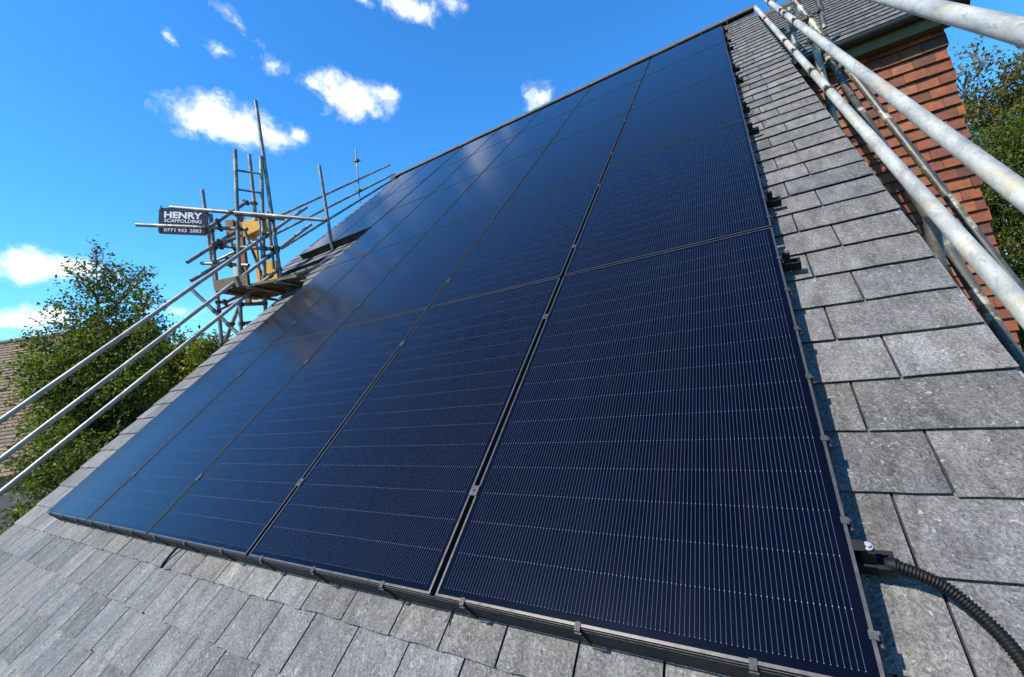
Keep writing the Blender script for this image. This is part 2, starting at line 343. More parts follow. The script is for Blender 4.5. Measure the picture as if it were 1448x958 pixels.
SUN = Vector((-.34, -.595, .727)).normalized()
def build_world():
    w = bpy.data.worlds.new('World'); SC.world = w; w.use_nodes = True
    nt = w.node_tree; nt.nodes.clear(); g = NG(nt)
    el = math.asin(SUN.z)
    sky = g.n('TexSky', sky_type='NISHITA', sun_disc=False, sun_elevation=el, sun_rotation=math.atan2(SUN.x, SUN.y),
              altitude=50, air_density=1.0, dust_density=.3, ozone_density=3.0)
    skyc = g.n('HueSaturation', {'Saturation': SKY_SAT, 'Value': 1.0, 'Hue': SKY_HUE, 'Color': sky.outputs[0]}).outputs[0]
    skyc = g.n('VectorMath', {0: skyc, 1: (SKY_STR*SKY_TINT[0], SKY_STR*SKY_TINT[1], SKY_STR*SKY_TINT[2])}, operation='MULTIPLY').outputs[0]
    d = g.n('VectorMath', {0: g.n('TexCoord').outputs['Generated']}, operation='NORMALIZE').outputs[0]
    warp = g.n('TexNoise', {'Vector': d, 'Scale': 12.0, 'Detail': 3.0}).outputs[1]
    wv = g.n('VectorMath', {0: g.n('VectorMath', {0: warp, 1: (.5,.5,.5)}, operation='SUBTRACT').outputs[0], 1: (.04,.04,.04)}, operation='MULTIPLY').outputs[0]
    dd = g.n('VectorMath', {0: d, 1: wv}, operation='ADD').outputs[0]
    best = None; low = None
    for (c, ux, uy, wt) in CLOUDS:
        a = g.n('VectorMath', {0: dd, 1: ux}, operation='DOT_PRODUCT').outputs['Value']
        b = g.n('VectorMath', {0: dd, 1: uy}, operation='DOT_PRODUCT').outputs['Value']
        f = g.n('VectorMath', {0: d, 1: c}, operation='DOT_PRODUCT').outputs['Value']
        r2 = g.m('ADD', g.m('MULTIPLY', a, a), g.m('MULTIPLY', b, b))
        k = g.m('MULTIPLY', g.m('SUBTRACT', 1.0, g.m('SQRT', r2)), wt)
        k = g.m('SUBTRACT', k, g.m('MULTIPLY', g.m('LESS_THAN', f, .5), 50.0))
        k = g.m('MAXIMUM', k, -3.0)
        best = k if best is None else g.m('SMOOTH_MAX', best, k, .35)
    nz = g.noise(d, 22, 8, .6, .2); nf = g.noise(d, 70, 6, .62)
    dens = g.m('ADD', best, g.m('MULTIPLY', g.m('SUBTRACT', nz, .5), 2.6))
    dens = g.m('ADD', dens, g.m('MULTIPLY', g.m('SUBTRACT', nf, .5), .7))
    mask = g.ramp(dens, [(0, v3(0)), (.3, v3(.10)), (.65, v3(.48)), (1, v3(1))], 'EASE')
    mask = g.m('MULTIPLY', mask, 1.0)
    core = g.ramp(g.noise(d, 13, 5, .55), [(.35, (.62,.70,.82,1)), (.6, (.93,.95,.98,1))])
    col = g.mix(mask, skyc, core)
    bg = g.n('Background', {'Color': col, 'Strength': 1.0})
    g.n('OutputWorld', {0: bg.outputs[0]})
SKY_SAT, SKY_HUE, SKY_STR, SKY_TINT = 1.25, .5, .122, (.71, 1.24, 1.48)
build_world()
sl = bpy.data.lights.new('sun', 'SUN'); sl.energy = 5.0; sl.angle = R(.53); sl.color = (1, .93, .82)
so = bpy.data.objects.new('sun', sl); COL.objects.link(so)
so.rotation_euler = SUN.to_track_quat('Z', 'Y').to_euler(); so.location = (-20, -10, 30)

# ------------------------------------------------------------------ camera
cam = bpy.data.cameras.new('camera'); cam.sensor_width = 36; cam.lens = 14.992; cam.clip_end = 6000; cam.clip_start = .02
co = bpy.data.objects.new('camera', cam); COL.objects.link(co); SC.camera = co
CM = Matrix(((0.85042, -0.14194, -0.50659), (0.50759, -0.03184, 0.86101), (-0.13835, -0.98936, 0.04497)))
rot = Matrix((( CM[0][0], -CM[0][1], -CM[0][2]), (CM[1][0], -CM[1][1], -CM[1][2]), (CM[2][0], -CM[2][1], -CM[2][2])))
co.matrix_world = Matrix.Translation((-.044, -1.08, 6.356)) @ rot.to_4x4()

# ------------------------------------------------------------------ slated house
SW = -.13                     # slate face below the panel face
SR, SL, SL2 = -.605, 6.58, 8.55
T_EAVE, T_RIDGE, T_STEP = -1.45, 10.35, 4.93
house = thing('slate_roofed_house', 'house under the grey slate roof carrying the black solar panels', 'house', (-3.0, 4.0, 0))
HL = Vector(house.location)

def slate_piece(b, x0, x1, t0, gauge, w0, thick=.005, rise=.0135, jit=.0025, n=6):
    """one slate: x to the right, tail at t0, slightly uneven tail edge"""
    top = []; bot = []
    for i in range(n):
        f = i/(n-1)
        e = random.uniform(-jit, jit)*(1.6 if i in (0, n-1) else 1)
        top.append((x0+(x1-x0)*f + (random.uniform(0,.002) if i == 0 else 0), t0+e, w0+rise))
    hd = t0+gauge+.012
    top += [(x1, hd, w0-.001), (x0, hd, w0-.001)]
    bot = [(p[0], p[1]+.001, p[2]-thick) for p in top]
    b.hexa(bot, top)

def roof_rows():
    ts = [.075+.222*k for k in range(int((T_RIDGE-.075)/.222)+1)]
    ts = [-.12-.21*k for k in range(7)][::-1] + ts
    return ts
b = MB()
rows = roof_rows()
for k, t in enumerate(rows):
    g_ = (rows[k+1]-t) if k+1 < len(rows) else T_RIDGE-t
    # wide slates down the right verge, narrower ones across the rest
    jr = (-.195, -.324)[k % 2] + random.uniform(-.012, .012)
    js = [SR + random.uniform(-.004, .003), jr, jr+.41]
    x = js[-1]
    left = SL if t < T_STEP-.05 else SL2
    if t < .1: js = [SR, SR + (.13 if k % 2 else .25)]; x = js[-1]
    while x < left-.46:
        x += .25 + random.uniform(-.02, .02); js.append(x)
    js.append(left + random.uniform(-.005,.006))
    for i in range(len(js)-1):
        d = random.uniform(-.0012, .0012)
        gap = .0036
        slate_piece(b, -js[i+1]+gap, -js[i]-gap, t + random.uniform(-.003,.003), g_, SW+d-.006)
b.build('roof_slates', M['slate'], house, RW(0,0,0)-HL, (TH,0,0))
# boarding below the slates, open under the step
b = MB()
b.box(-SL+.04, T_EAVE+.05, SW-.16, -SR-.02, T_STEP, SW-.017)
b.box(-SL2+.02, T_STEP+.03, SW-.16, -SR-.02, T_RIDGE, SW-.017)
b.build('roof_deck', M['deckdark'], house, RW(0,0,0)-HL, (TH,0,0))
b = MB()      # slope on the far side
p0, p1 = RW(SR, T_RIDGE, SW-.02), RW(SL2, T_RIDGE, SW-.02)
dn = Vector((0, 8.3, -6.8))
b.hexa([p0-Vector((0,0,.15)), p1-Vector((0,0,.15)), p1+dn-Vector((0,0,.15)), p0+dn-Vector((0,0,.15))], [p0, p1, p1+dn, p0+dn])
b.build('rear_roof', M['slate_old'], house, -HL)
# ridge tiles: angled caps end to end
b = MB(); x = SR-.02
while x < SL2:
    x2 = min(x+.45, SL2+.03)
    c0 = RW(x+.004, T_RIDGE, 0); c1 = RW(x2-.004, T_RIDGE, 0)
    hz = random.uniform(-.004, .006)
    prof = [(-.17,-.145),(-.10,-.06),(-.03,-.025),(.03,-.025),(.10,-.06),(.17,-.145),(.15,-.16),(.09,-.09),(0,-.055),(-.09,-.09),(-.15,-.16)]
    zt = -.06
    lo = [Vector((c0.x, c0.y+y, c0.z+z+zt+hz)) for y, z in prof]; hi = [Vector((c1.x, c1.y+y, c1.z+z+zt+hz)) for y, z in prof]
    b.hexa(lo, hi); x = x2
b.build('ridge_tiles', M['ridge'], house, -HL)
# walls
b = MB()
yE = (T_EAVE+.35)*CT; zE = lambda s: 0
def gable(b, x0, x1, tlo, thi):
    zt = lambda y: (y/CT)*ST_ + Z0 - .42
    ya, yb = tlo*CT, thi*CT
    prof = [(ya, 0), (ya, zt(ya)), (yb, zt(yb)), (yb, 0)]
    b.hexa([(x0,y,z) for y,z in prof], [(x1,y,z) for y,z in prof])
gable(b, .38, .56, T_EAVE+.45, T_RIDGE)
gable(b, -6.5, -6.32, T_EAVE+.45, T_STEP+.1)
gable(b, -8.4, -8.22, T_STEP+.35, T_RIDGE)
b.box(-6.31, (T_EAVE+.45)*CT, 0, .37, (T_EAVE+.45)*CT+.2, (T_EAVE+.4)*ST_+Z0-.4)
b.box(-8.21, (T_STEP+.35)*CT, 0, -6.33, (T_STEP+.35)*CT+.2, (T_STEP+.3)*ST_+Z0-.4)
b.build('wall', M['brick'], house, -HL)
# verge strips at the slate ends
b = MB(); b.box(-SR-.003, T_EAVE, SW-.06, -SR+.004, T_RIDGE, SW-.014); b.build('verge_board', M['gutter_grey'], house, RW(0,0,0)-HL, (TH,0,0))
b = MB(); b.box(-SL+.0195, T_EAVE, SW-.16, -SL+.035, T_STEP-.03, SW-.035); b.build('verge_board', M['gutter_grey'], house, RW(0,0,0)-HL, (TH,0,0))
b = MB(); b.box(-SL2-.014, T_STEP, SW-.12, -SL2-.002, T_RIDGE, SW-.02); b.build('verge_board', M['gutter_grey'], house, RW(0,0,0)-HL, (TH,0,0))
# grey gutter along the stepped eave at the left
def half_gutter(b, p0, p1, r, outer, n=10, th=.006):
    p0, p1 = Vector(p0), Vector(p1); up = Vector((0,0,1)); o = Vector(outer).normalized()
    ring = []
    for k in range(n+1):
        a = PI + PI*k/n
        ring.append((math.cos(a)*r, math.sin(a)*r))
    ring2 = [(c*(1-th/r), s*(1-th/r)) for c, s in ring][::-1]
    prof = ring+ring2
    b.hexa([p0+o*c+up*s for c, s in prof], [p1+o*c+up*s for c, s in prof])
b = MB()
q = RW(6.62, T_STEP-.06, SW-.06); q2 = RW(SL2+.02, T_STEP-.06, SW-.06)
half_gutter(b, q, q2, .065, (0,-1,0))
b.build('gutter', M['gutter_grey'], house, -HL)
b = MB()
q = RW(6.6, T_STEP-.0, SW-.10); b.box(-SL2, q.y+.0, q.z-.22, -6.62, q.y+.03, q.z-.02)
b.build('fascia_board', M['under'], house, -HL)

# ------------------------------------------------------------------ solar panels
CS = [-.076, 1.13, 2.302, 3.450, 4.537, 5.524]
TS = [-.010, 1.969, 3.878, 5.855, 7.762, 9.375]
ORD = ['rightmost', 'second', 'third', 'fourth', 'fifth and leftmost']
ROWN = ['bottom row', 'second row up', 'middle row', 'fourth row up', 'top row under the ridge']
GX, GY, FW = .025, .017, .0078
def panel(s0, s1, t0, t1, label, skirt=False, clips_r=False):
    w, h = s1-s0-GX, t1-t0-GY
    p = thing('solar_panel', label, 'solar panel', RW(s1-GX/2, t0+GY/2, 0), (TH,0,0), 'black solar panels on the slate roof')
    b = MB(); b.box(FW, FW, -.030, w-FW, h-FW, -.0016)
    b.build('glass', M['cells'], p)
    b = MB()          # sun glint coloured into the top edge, gap shade into the black sides
    for z0, z1, mi in ((-.036, -.0018, 1), (-.0018, 0, 0)):
        b.box(0, 0, z0, w, FW, z1, mi); b.box(0, h-FW, z0, w, h, z1, mi); b.box(0, FW, z0, FW, h-FW, z1, mi); b.box(w-FW, FW, z0, w, h-FW, z1, mi)
    b.build('frame', [M['frame'], M['skirt']], p)
    # mid clamps on the left long side
    for f in ((.2, .78) if s1 < 5.5 else ()):
        b = MB(); y = h*f
        b.box(-GX+.001-.007, y-.022, .0006, .007, y+.022, .0036); b.box(-GX/2-.006, y-.02, -.03, -GX/2+.006, y+.02, .0004)
        b.tube((-GX/2, y, .0038), (-GX/2, y, .0085), .0058, 6, hollow=False)
        b.build('clamp', M['frame'], p)
    if skirt:
        b = MB()
        lo, zt = -.118, -.004
        b.hexa([(-GX/2-.001, -.004, lo+.006), (w+GX/2-.003, -.004, lo+.006), (w+GX/2-.003, -.002, zt), (-GX/2-.001, -.002, zt)],
               [(-GX/2-.001, -.006, lo+.006), (w+GX/2-.003, -.006, lo+.006), (w+GX/2-.003, -.004, zt), (-GX/2-.001, -.004, zt)])
        for k in range(12):      # pressed ribs of the skirt mesh
            z = zt-.008-k*.0085
            b.box(-GX/2, -.0070, z-.002, w+GX/2-.004, -.0062, z+.001)
        sk = b.build('skirt', M['skirt'], p)
        for f in (.1, .44, .80):
            x = w*f; b = MB()
            b.box(x-.008, -.0125, lo+.012, x+.008, -.009, .0026); b.box(x-.008, -.009, .0004, x+.008, .011, .0026)
            b.box(x-.010, -.016, -.02, x+.010, -.0126, -.008)
            b.build('clip', M['skirt'], sk)
    if clips_r:
        n = int(h/.27)
        for k in range(n):
            y = .1+k*(h-.15)/n; b = MB()
            b.box(w-.011, y-.009, .0004, w+.006, y+.009, .0026); b.box(w+.003, y-.009, -.046, w+.006, y+.009, .0003)
            b.box(w-.003, y-.008, -.046, w+.0028, y+.008, -.0385)
            b.tube((w+.010, y-.016, -.02), (w+.010, y+.016, -.02), .004, 8, hollow=False)
            b.build('edge_clip', M['frame'], p)
    return p
for r_ in range(5):
    for c in range(5):
        col = {0: 'at the right end', 1: 'second from the right', 2: 'third from the right', 3: 'fourth from the right', 4: 'fifth from the right'}[c]
        lab = 'black solar panel %s of the %s' % (col, ROWN[r_])
        if r_ == 0 and c == 0: lab = 'large near black solar panel beside the corrugated conduit'
        panel(CS[c], CS[c+1], TS[r_], TS[r_+1], lab, r_ == 0, c == 0)
FS = [5.545, 6.60, 7.63]; FT = [5.27, 7.33, 9.375]
for r_ in range(2):
    for c in range(2):
        lab = 'far black solar panel over the stepped eave, %s, %s' % (('lower row', 'upper row')[r_], ('nearer the main array', 'nearer the far verge')[c])
        panel(FS[c], FS[c+1], FT[r_], FT[r_+1], lab, r_ == 0, False)

# rails under the panels, each with an end bracket past the right edge
RT = [.292, 1.69, 2.383, 3.72, 4.35, 5.46, 6.065, 7.466, 8.10, 9.09]
RN = ['lowest mounting rail with its bracket feeding the conduit', 'second mounting rail end from the bottom, pale bolt on its bracket',
      'third mounting rail end up the right array edge', 'fourth mounting rail end up the right array edge', 'fifth mounting rail end up the right array edge',
      'sixth mounting rail end up the right array edge', 'seventh mounting rail end up the right array edge', 'eighth mounting rail end up the right array edge',
      'ninth mounting rail end, second from the ridge', 'topmost mounting rail end just below the ridge']
for k, t in enumerate(RT):
    pr = thing('mounting_rail', RN[k], 'mounting rail', RW(0, t, SW), (TH,0,0), 'mounting rails under the solar panels')
    out = .100 if k != 4 else .08
    xs = .076
    b = MB(); zt, zb = .078, .036      # channel, slot upwards
    b.box(-5.5, -.022, zb, xs+.03, .022, zb+.006); b.box(-5.5, -.022, zb+.006, xs+.03, -.016, zt); b.box(-5.5, .016, zb+.006, xs+.03, .022, zt)
    b.build('rail', M['black'], pr)
    b = MB()      # end bracket: a hollow block with a window
    x0, x1 = xs+.031, xs+out-.03
    y0, y1, z0, z1 = -.024, .024, .03, .076
    b.box(x0, y0, z0, x1, y0+.012, z1); b.box(x0, y1-.012, z0, x1, y1, z1); b.box(x0, y0+.0121, z0, x1, y1-.0121, z0+.02)
    b.box(x1-.012, y0+.0121, z0+.0201, x1, y1-.0121, z1); b.box(x0, y0+.0121, z0+.0201, x0+.014, y1-.0121, z1-.004)
    br = b.build('end_bracket', M['black'], pr, bevel=.002)
    b = MB(); b.box(xs+.002, -.014, zt+.001, xs+.03, .014, zt+.05); b.box(xs-.012, -.014, .1345, xs+.012, .014, .139)
    b.build('end_clamp', M['black'], pr, bevel=.0015)
    b = MB(); b.tube((xs+.017, .001, zt+.0505), (xs+.017, .001, zt+.058), .011, 12, hollow=False); b.tube((xs+.017,.001,zt+.0582), (xs+.017,.001,zt+.066), .0065, 6, hollow=False)
    b.build('bolt', M['steel'], pr)
    b = MB()
    x = -.35; b.box(x-.025, -.05, .004, x+.025, .03, zb-.001)
    b.build('roof_hook', M['black'], pr)

# corrugated conduit from the lowest bracket down the verge
def spline(pts, n):
    P = [Vector(p) for p in pts]; P = [P[0]*2-P[1]] + P + [P[-1]*2-P[-2]]; out = []
    for i in range(1, len(P)-2):
        for k in range(n):
            t = k/n; a, b_, c, d = P[i-1:i+3]
            out.append(.5*((2*b_) + (c-a)*t + (2*a-5*b_+4*c-d)*t*t + (3*b_-a-3*c+d)*t**3))
    out.append(P[-2]); return out
pts = spline([RW(s, t, w) for s, t, w in [(-.112, .290, -.076)]+CONDUIT[2:]], 60)
L = [0]
for i in range(1, len(pts)): L.append(L[-1]+(pts[i]-pts[i-1]).length)
rad = [.0128 + .0019*max(-1, min(1, 2.2*math.cos(l/.0068*2*PI))) for l in L]
b = MB()
# resample finely so that every ring is round
step = .0068/6; res = []; j = 0; l = 0
while l < L[-1]:
    while j < len(L)-2 and L[j+1] < l: j += 1
    f = (l-L[j])/max(1e-9, L[j+1]-L[j]); res.append(pts[j].lerp(pts[j+1], f)); l += step
rad = [.0128 + .0019*max(-1, min(1, 2.2*math.cos(i/6*2*PI))) for i in range(len(res))]
b.path(res, rad, 16)
conduit = tag(b.build('corrugated_conduit', M['black']), 'black corrugated conduit curving over the slates from the rail bracket', 'conduit')
b = MB(); dv = (res[30]-res[0]).normalized()
b.tube(res[0]+dv*.004, res[0]+dv*.030, .0185, 6, hollow=False); b.tube(res[0]+dv*.0302, res[0]+dv*.044, .0172, 18, r1=.0158, hollow=False)
b.build('gland', M['black'], conduit)

# cable end and slate hook below the skirt
b = MB(); b.path(spline([RW(3.19, .03, -.10), RW(3.215, -.02, -.105), RW(3.235, -.06, -.112), RW(3.235, -.10, -.114), RW(3.225, -.125, -.116)], 8), .008, 8)
tag(b.build('loose_cable', M['black']), 'short black cable end poking out below the array skirt', 'cable')
b = MB(); b.path([RW(1.12, .03, -.12), RW(1.12, -.035, -.112), RW(1.12, -.047, -.104)], .0035, 6)
tag(b.build('slate_hook', M['steel']), 'tiny bright metal slate hook below the gap between two panels', 'hook')

# ------------------------------------------------------------------ tile-hung wing at the right
YW = 4.8
wing = thing('tile_hung_wing', 'wing with hanging red clay tiles, slate roof and black gutter', 'house', (1.3, YW, 0))
WL = Vector(wing.location)
GZ = 9.10; WX0, WX1 = .62, 1.87
b = MB(); b.box(WX0, YW+.05, 0, WX1-.06, 8.6, GZ+.02); b.build('wall', M['brick'], wing, -WL)
b = MB(); z = GZ-.07; row = 0
while z > 2.2:
    edge = WX1 + (GZ-z)*.033 + .012*math.sin(row*2.1)
    x = WX0 - (.0825 if row % 2 else 0)
    while x < edge-.02:
        x2 = min(x+.165, edge + random.uniform(-.006,.006))
        if edge-x2 < .04: x2 = edge + random.uniform(-.006,.006)
        yo = random.uniform(-.004, .004); zj = random.uniform(-.003, .003); tw = random.uniform(-.004,.004)
        # tail leans out over the course below
        lo = [(x+.0015, YW-.040+yo, z-.118+zj), (x2-.0015, YW-.040+yo+tw, z-.118+zj), (x2-.0015, YW-.026+yo+tw, z-.118+zj), (x+.0015, YW-.026+yo, z-.118+zj)]
        hi = [(x+.0015, YW-.008+yo, z+.02+zj), (x2-.0015, YW-.008+yo+tw, z+.02+zj), (x2-.0015, YW+.006+yo+tw, z+.02+zj), (x+.0015, YW+.006+yo, z+.02+zj)]
        b.hexa(lo, hi); x = x2
    # return of the corner course
    b.hexa([(edge-.012, YW-.015, z-.118), (edge, YW-.015, z-.118), (edge, YW+.6, z-.118), (edge-.012, YW+.6, z-.118)],
           [(edge-.024, YW-.004, z+.01), (edge-.012, YW-.004, z+.01), (edge-.012, YW+.6, z+.01), (edge-.024, YW+.6, z+.01)])
    z -= .118; row += 1
b.build('hanging_tiles', M['tile'], wing, -WL)
WT = Vector((0, YW-.16, GZ+.03))         # wing eave line
def WR(x, t, w): return Vector((x, WT.y + t*CT - w*ST_, WT.z + t*ST_ + w*CT))
TR = 4.05
b = MB(); k = 0; t = 0
while t < TR-.05:
    x = WX0-.02 - (.0 if k % 2 else .15)
    right = 2.07
    while x < right-.02:
        x2 = min(x+.30+random.uniform(-.03,.03), right)
        if right-x2 < .1: x2 = right
        if x2 > WX0: slate_piece(b, max(x, WX0)+.002, x2-.002, t+random.uniform(-.003,.003), .18, random.uniform(-.001,.001))
        x = x2
    t += .18; k += 1
b.build('roof_slates', M['slate_old'], wing, WT-WL, (TH,0,0))
b = MB(); b.box(WX0+.01, .01, -.12, 2.05, TR, -.012); b.build('roof_deck', M['deckdark'], wing, WT-WL, (TH,0,0))
b = MB(); x = WX0
while x < 2.05:
    x2 = min(x+.45, 2.08); c0 = WR(x+.003, TR, 0); c1 = WR(x2-.003, TR, 0)
    prof = [(-.15,-.10),(-.08,-.0),(0,.03),(.08,0),(.15,-.10),(.13,-.11),(.06,-.03),(0,-.005),(-.06,-.03),(-.13,-.11)]
    b.hexa([(c0.x,c0.y+y,c0.z+z_) for y,z_ in prof], [(c1.x,c1.y+y,c1.z+z_) for y,z_ in prof]); x = x2
b.build('ridge_tiles', M['ridge'], wing, -WL)
b = MB(); pk = WR(0, TR, -.13); b.hexa([(WX0,pk.y,pk.z-.1),(2.1,pk.y,pk.z-.1),(2.1,pk.y+3,pk.z-2.6),(WX0,pk.y+3,pk.z-2.6)], [(WX0,pk.y,pk.z+.1),(2.1,pk.y,pk.z+.1),(2.1,pk.y+3,pk.z-2.4),(WX0,pk.y+3,pk.z-2.4)])
b.build('rear_roof', M['slate_old'], wing, -WL)
b = MB(); half_gutter(b, (WX0-.12, WT.y-.055, WT.z-.01), (2.09, WT.y-.055, WT.z-.01), .06, (0,-1,0)); b.build('gutter', M['gutter'], wing, -WL)
b = MB(); b.box(WX0, WT.y-.0, WT.z-.17, 2.0, WT.y+.024, WT.z-.018); b.box(WX0, WT.y+.0245, WT.z-.17, 1.99, YW-.031, WT.z-.15)
b.build('fascia_board', M['shaded_cream'], wing, -WL)

# ------------------------------------------------------------------ scaffold
TR_ = .0275
def band(b, p, d, r=TR_, off=None):
    """one half of a coupler clamped round a tube: collar, hinge block, bolt"""
    p, d = Vector(p), Vector(d).normalized(); u = d.orthogonal().normalized() if off is None else (Vector(off)-d*Vector(off).dot(d)).normalized(); w = d.cross(u)
    b.tube(p-d*.027, p+d*.027, r*1.28, 14, hollow=False)
    b.obox(p+u*(r*1.45), u*.014, d*.02, w*.018)
    b.obox(p-u*(r*1.4)+w*.008, u*.012, d*.022, w*.012)
    b.tube(p+u*(r*1.5)-w*.05, p+u*(r*1.5)+w*.055, .0065, 6, hollow=False)
    b.tube(p+u*(r*1.5)+w*.03, p+u*(r*1.5)+w*.046, .013, 6, hollow=False)
def closest(a, b):
    a0, a1 = map(Vector, a); b0, b1 = map(Vector, b)
    d1, d2, r = a1-a0, b1-b0, a0-b0
    A, E, F = d1.dot(d1), d2.dot(d2), d2.dot(r); C = d1.dot(r); B = d1.dot(d2); D = A*E-B*B
    s = max(0, min(1, (B*F-C*E)/D)) if D > 1e-9 else 0
    t = max(0, min(1, (B*s+F)/E)); s = max(0, min(1, (B*t-C)/A))
    return a0+d1*s, b0+d2*t

def tube_thing(name, label, cat, a, b_, mat, group=None, r=TR_, n=24):
    m = MB(); a = Vector(a); v = Vector(b_)-a
    m.tube((0,0,0), v, r, n)
    # orient the mesh along local x so the weathering runs with the tube
    q = v.to_track_quat('X', 'Z'); m.v = [tuple(q.inverted() @ Vector(p)) for p in m.v]
    o = m.build(name, mat); o.location = a; o.rotation_euler = q.to_euler()
    return tag(o, label, cat, group)

def add_part(mb, name, mat, par):
    """build world-space geometry as a child of par"""
    par_m = Matrix.LocRotScale(par.location, par.rotation_euler, None)
    inv = par_m.inverted(); mb.v = [tuple(inv @ Vector(p)) for p in mb.v]
    return mb.build(name, mat, par)

tower = thing('scaffold_tower', 'grey tube scaffold tower with boarded platform beside the roof step', 'scaffold', (-7.6, 2.7, 0))
def tpart(name, a, b_, mat='tube', r=.030, n=12):
    m = MB(); m.tube(a, b_, r, n); return add_part(m, name, M[mat], tower)
FOOT = []
for i, (a, b_) in enumerate(STANDARDS):
    a, b_ = Vector(a), Vector(b_)
    if i in (0,): pass
    tpart('standard', a, b_, 'tube')
# standards that carry the tower run to the ground
for i in (1, 2, 4, 5):
    a, b_ = Vector(STANDARDS[i][0]), Vector(STANDARDS[i][1]); d = (b_-a).normalized()
    m = MB(); e = b_ + d*(b_.z/-d.z); m.tube(b_+d*.003, e, .0255, 10); m.box(e.x-.075, e.y-.075, 0.001, e.x+.075, e.y+.075, .012)
    add_part(m, 'standard', M['tube'], tower)
for a, b_ in LADDER_RUNGS: tpart('ladder_rung', a, b_, 'tube', .017)
for a, b_ in LEDGERS: tpart('ledger', a, b_, 'tube')
for a, b_ in SLOPED: tpart('putlog', a, b_, 'tube')
for a, b_ in BRACES: tpart('brace', a, b_, 'tube')
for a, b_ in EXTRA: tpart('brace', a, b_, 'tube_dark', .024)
allt = [(t, 's') for t in STANDARDS] + [(t, 'l') for t in LEDGERS + SLOPED + BRACES] + [(t, 'r') for t in LEFT_RAILS]
for i in range(len(allt)):
    for j in range(i):
        if allt[i][1] == 's' and allt[j][1] == 's': continue
        p, q = closest(allt[i][0], allt[j][0])
        if (p-q).length < .16:
            di = Vector(allt[i][0][1])-Vector(allt[i][0][0]); dj = Vector(allt[j][0][1])-Vector(allt[j][0][0])
            m = MB(); band(m, p, di, .030, q-p if (q-p).length > 1e-3 else None); band(m, q, dj, .030, p-q if (q-p).length > 1e-3 else None)
            add_part(m, 'coupler', M['coupler'], tower)
# platform boards
D0, D1, D2, D3 = map(Vector, DECK)
ex = (D1-D0).normalized(); ey = Vector((-ex.y, ex.x, 0))
for k in range(4):
    sh_ = (-.04, .03, -.10, .05)[k]; Lb = 1.30 + (.03, -.08, .10, -.02)[k]
    o = D0 + ey*(k*.236) - ex*(.05*k+sh_)
    m = MB(); m.obox(o+ex*(Lb/2)+ey*.112+Vector((0,0,.02+.003*k)), ex*(Lb/2), ey*.111, Vector((0,0,.019)))
    bd = add_part(m, 'platform_board', M['board'], tower)
    for e in (.025, Lb-.025):
        m = MB(); c_ = o+ex*e+ey*.112+Vector((0,0,.02+.003*k)); m.obox(c_, ex*.022, ey*.1125, Vector((0,0,.0205)))
        inv = Matrix.LocRotScale(tower.location, tower.rotation_euler, None).inverted(); m.v = [tuple(inv @ Vector(p)) for p in m.v]
        m.build('end_band', M['coupler'], bd)
for k in range(3):      # transoms under the boards
    q = D0 + ex*(.12+.48*k) - Vector((0,0,.03)); tpart('transom', q-ey*.10, q+ey*1.05, 'tube', .026)
m = MB(); m.obox(D0+ex*.25-ey*.018+Vector((0,0,.10)), ex*.30, ey*.017, Vector((0,0,.085))); add_part(m, 'toe_board', M['board'], tower)
m = MB(); m.obox(D0-ex*.03+ey*.35+Vector((0,0,.09)), ex*.018, ey*.36, Vector((0,0,.10))); add_part(m, 'toe_board', M['under'], tower)
# boards packed between platform and roof step
m = MB()
for k in range(3):
    q = Vector((-6.66, 2.95+.24*k, 8.12+.07*k)); m.obox(q+Vector((-.45,.1,0)), (.43,0,0), (0,.112,0), (0,0,.019))
add_part(m, 'platform_board', M['under'], tower)

# guard rails
lab = ['topmost of the three guard rails rising along the left roof verge', 'middle of the three guard rails rising along the left roof verge', 'lowest guard rail rising along the left roof verge, just above the slates']
for i, (a, b_) in enumerate(LEFT_RAILS):
    tube_thing('guard_rail', lab[i], 'guard rail', a, b_, M['tube_rail'], 'guard rails on the left verge', .0275)
lab = ['upper far guard rail running up towards the ridge end', 'middle far guard rail running up to the ridge end', 'lowest far guard rail, close above the far slate verge']
for i, (a, b_) in enumerate(FAR_RAILS):
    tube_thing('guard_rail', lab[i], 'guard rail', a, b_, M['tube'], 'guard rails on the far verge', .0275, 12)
lab = ['pale guard rail with pink paint lying lowest along the right slate verge', 'thick pale guard rail crossing in front of the red tile wall', 'large pale guard rail crossing the top right corner near the lens']
rails = []
for i, (a, b_) in enumerate(RIGHT_RAILS):
    rails.append(tube_thing('guard_rail', lab[i], 'guard rail', a, b_, M['tube_pink' if i == 0 else 'tube_near'], 'guard rails on the right verge', .0275, 40))
rstd = []
lab = ['short dull standard clamped beside the two right guard rails', 'short far standard at the top of the right verge', 'dull standard end standing above the wing slates', 'dark short post under the lowest right guard rail']
for i, (a, b_) in enumerate(RIGHT_STANDARDS):
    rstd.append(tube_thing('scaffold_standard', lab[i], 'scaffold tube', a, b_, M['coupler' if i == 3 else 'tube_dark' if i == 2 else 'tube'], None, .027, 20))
lab = ['dark sloping brace tube below the lower guard rail, before the red tiles', 'dark sloping brace tube between the two pale rails, before the red tiles']
rbr = []
for i, (a, b_) in enumerate(RIGHT_BRACES):
    rbr.append(tube_thing('scaffold_brace', lab[i], 'scaffold tube', a, b_, M['tube_dark'], 'dark brace tubes beside the wing', .027, 20))
def rail_couplers(i, fr):
    a, b_ = map(Vector, RIGHT_RAILS[i]); d = (b_-a).normalized()
    for y in fr:
        p = a + d*((y-a.y)/d.y); m = MB(); band(m, p, d, .0275, (.6,0,-.8)); add_part(m, 'coupler', M['coupler'], rails[i])
rail_couplers(0, (2.85, 3.35, 4.1, 4.6, 6.2))
rail_couplers(1, (3.75, 4.25, 4.5, 5.4))
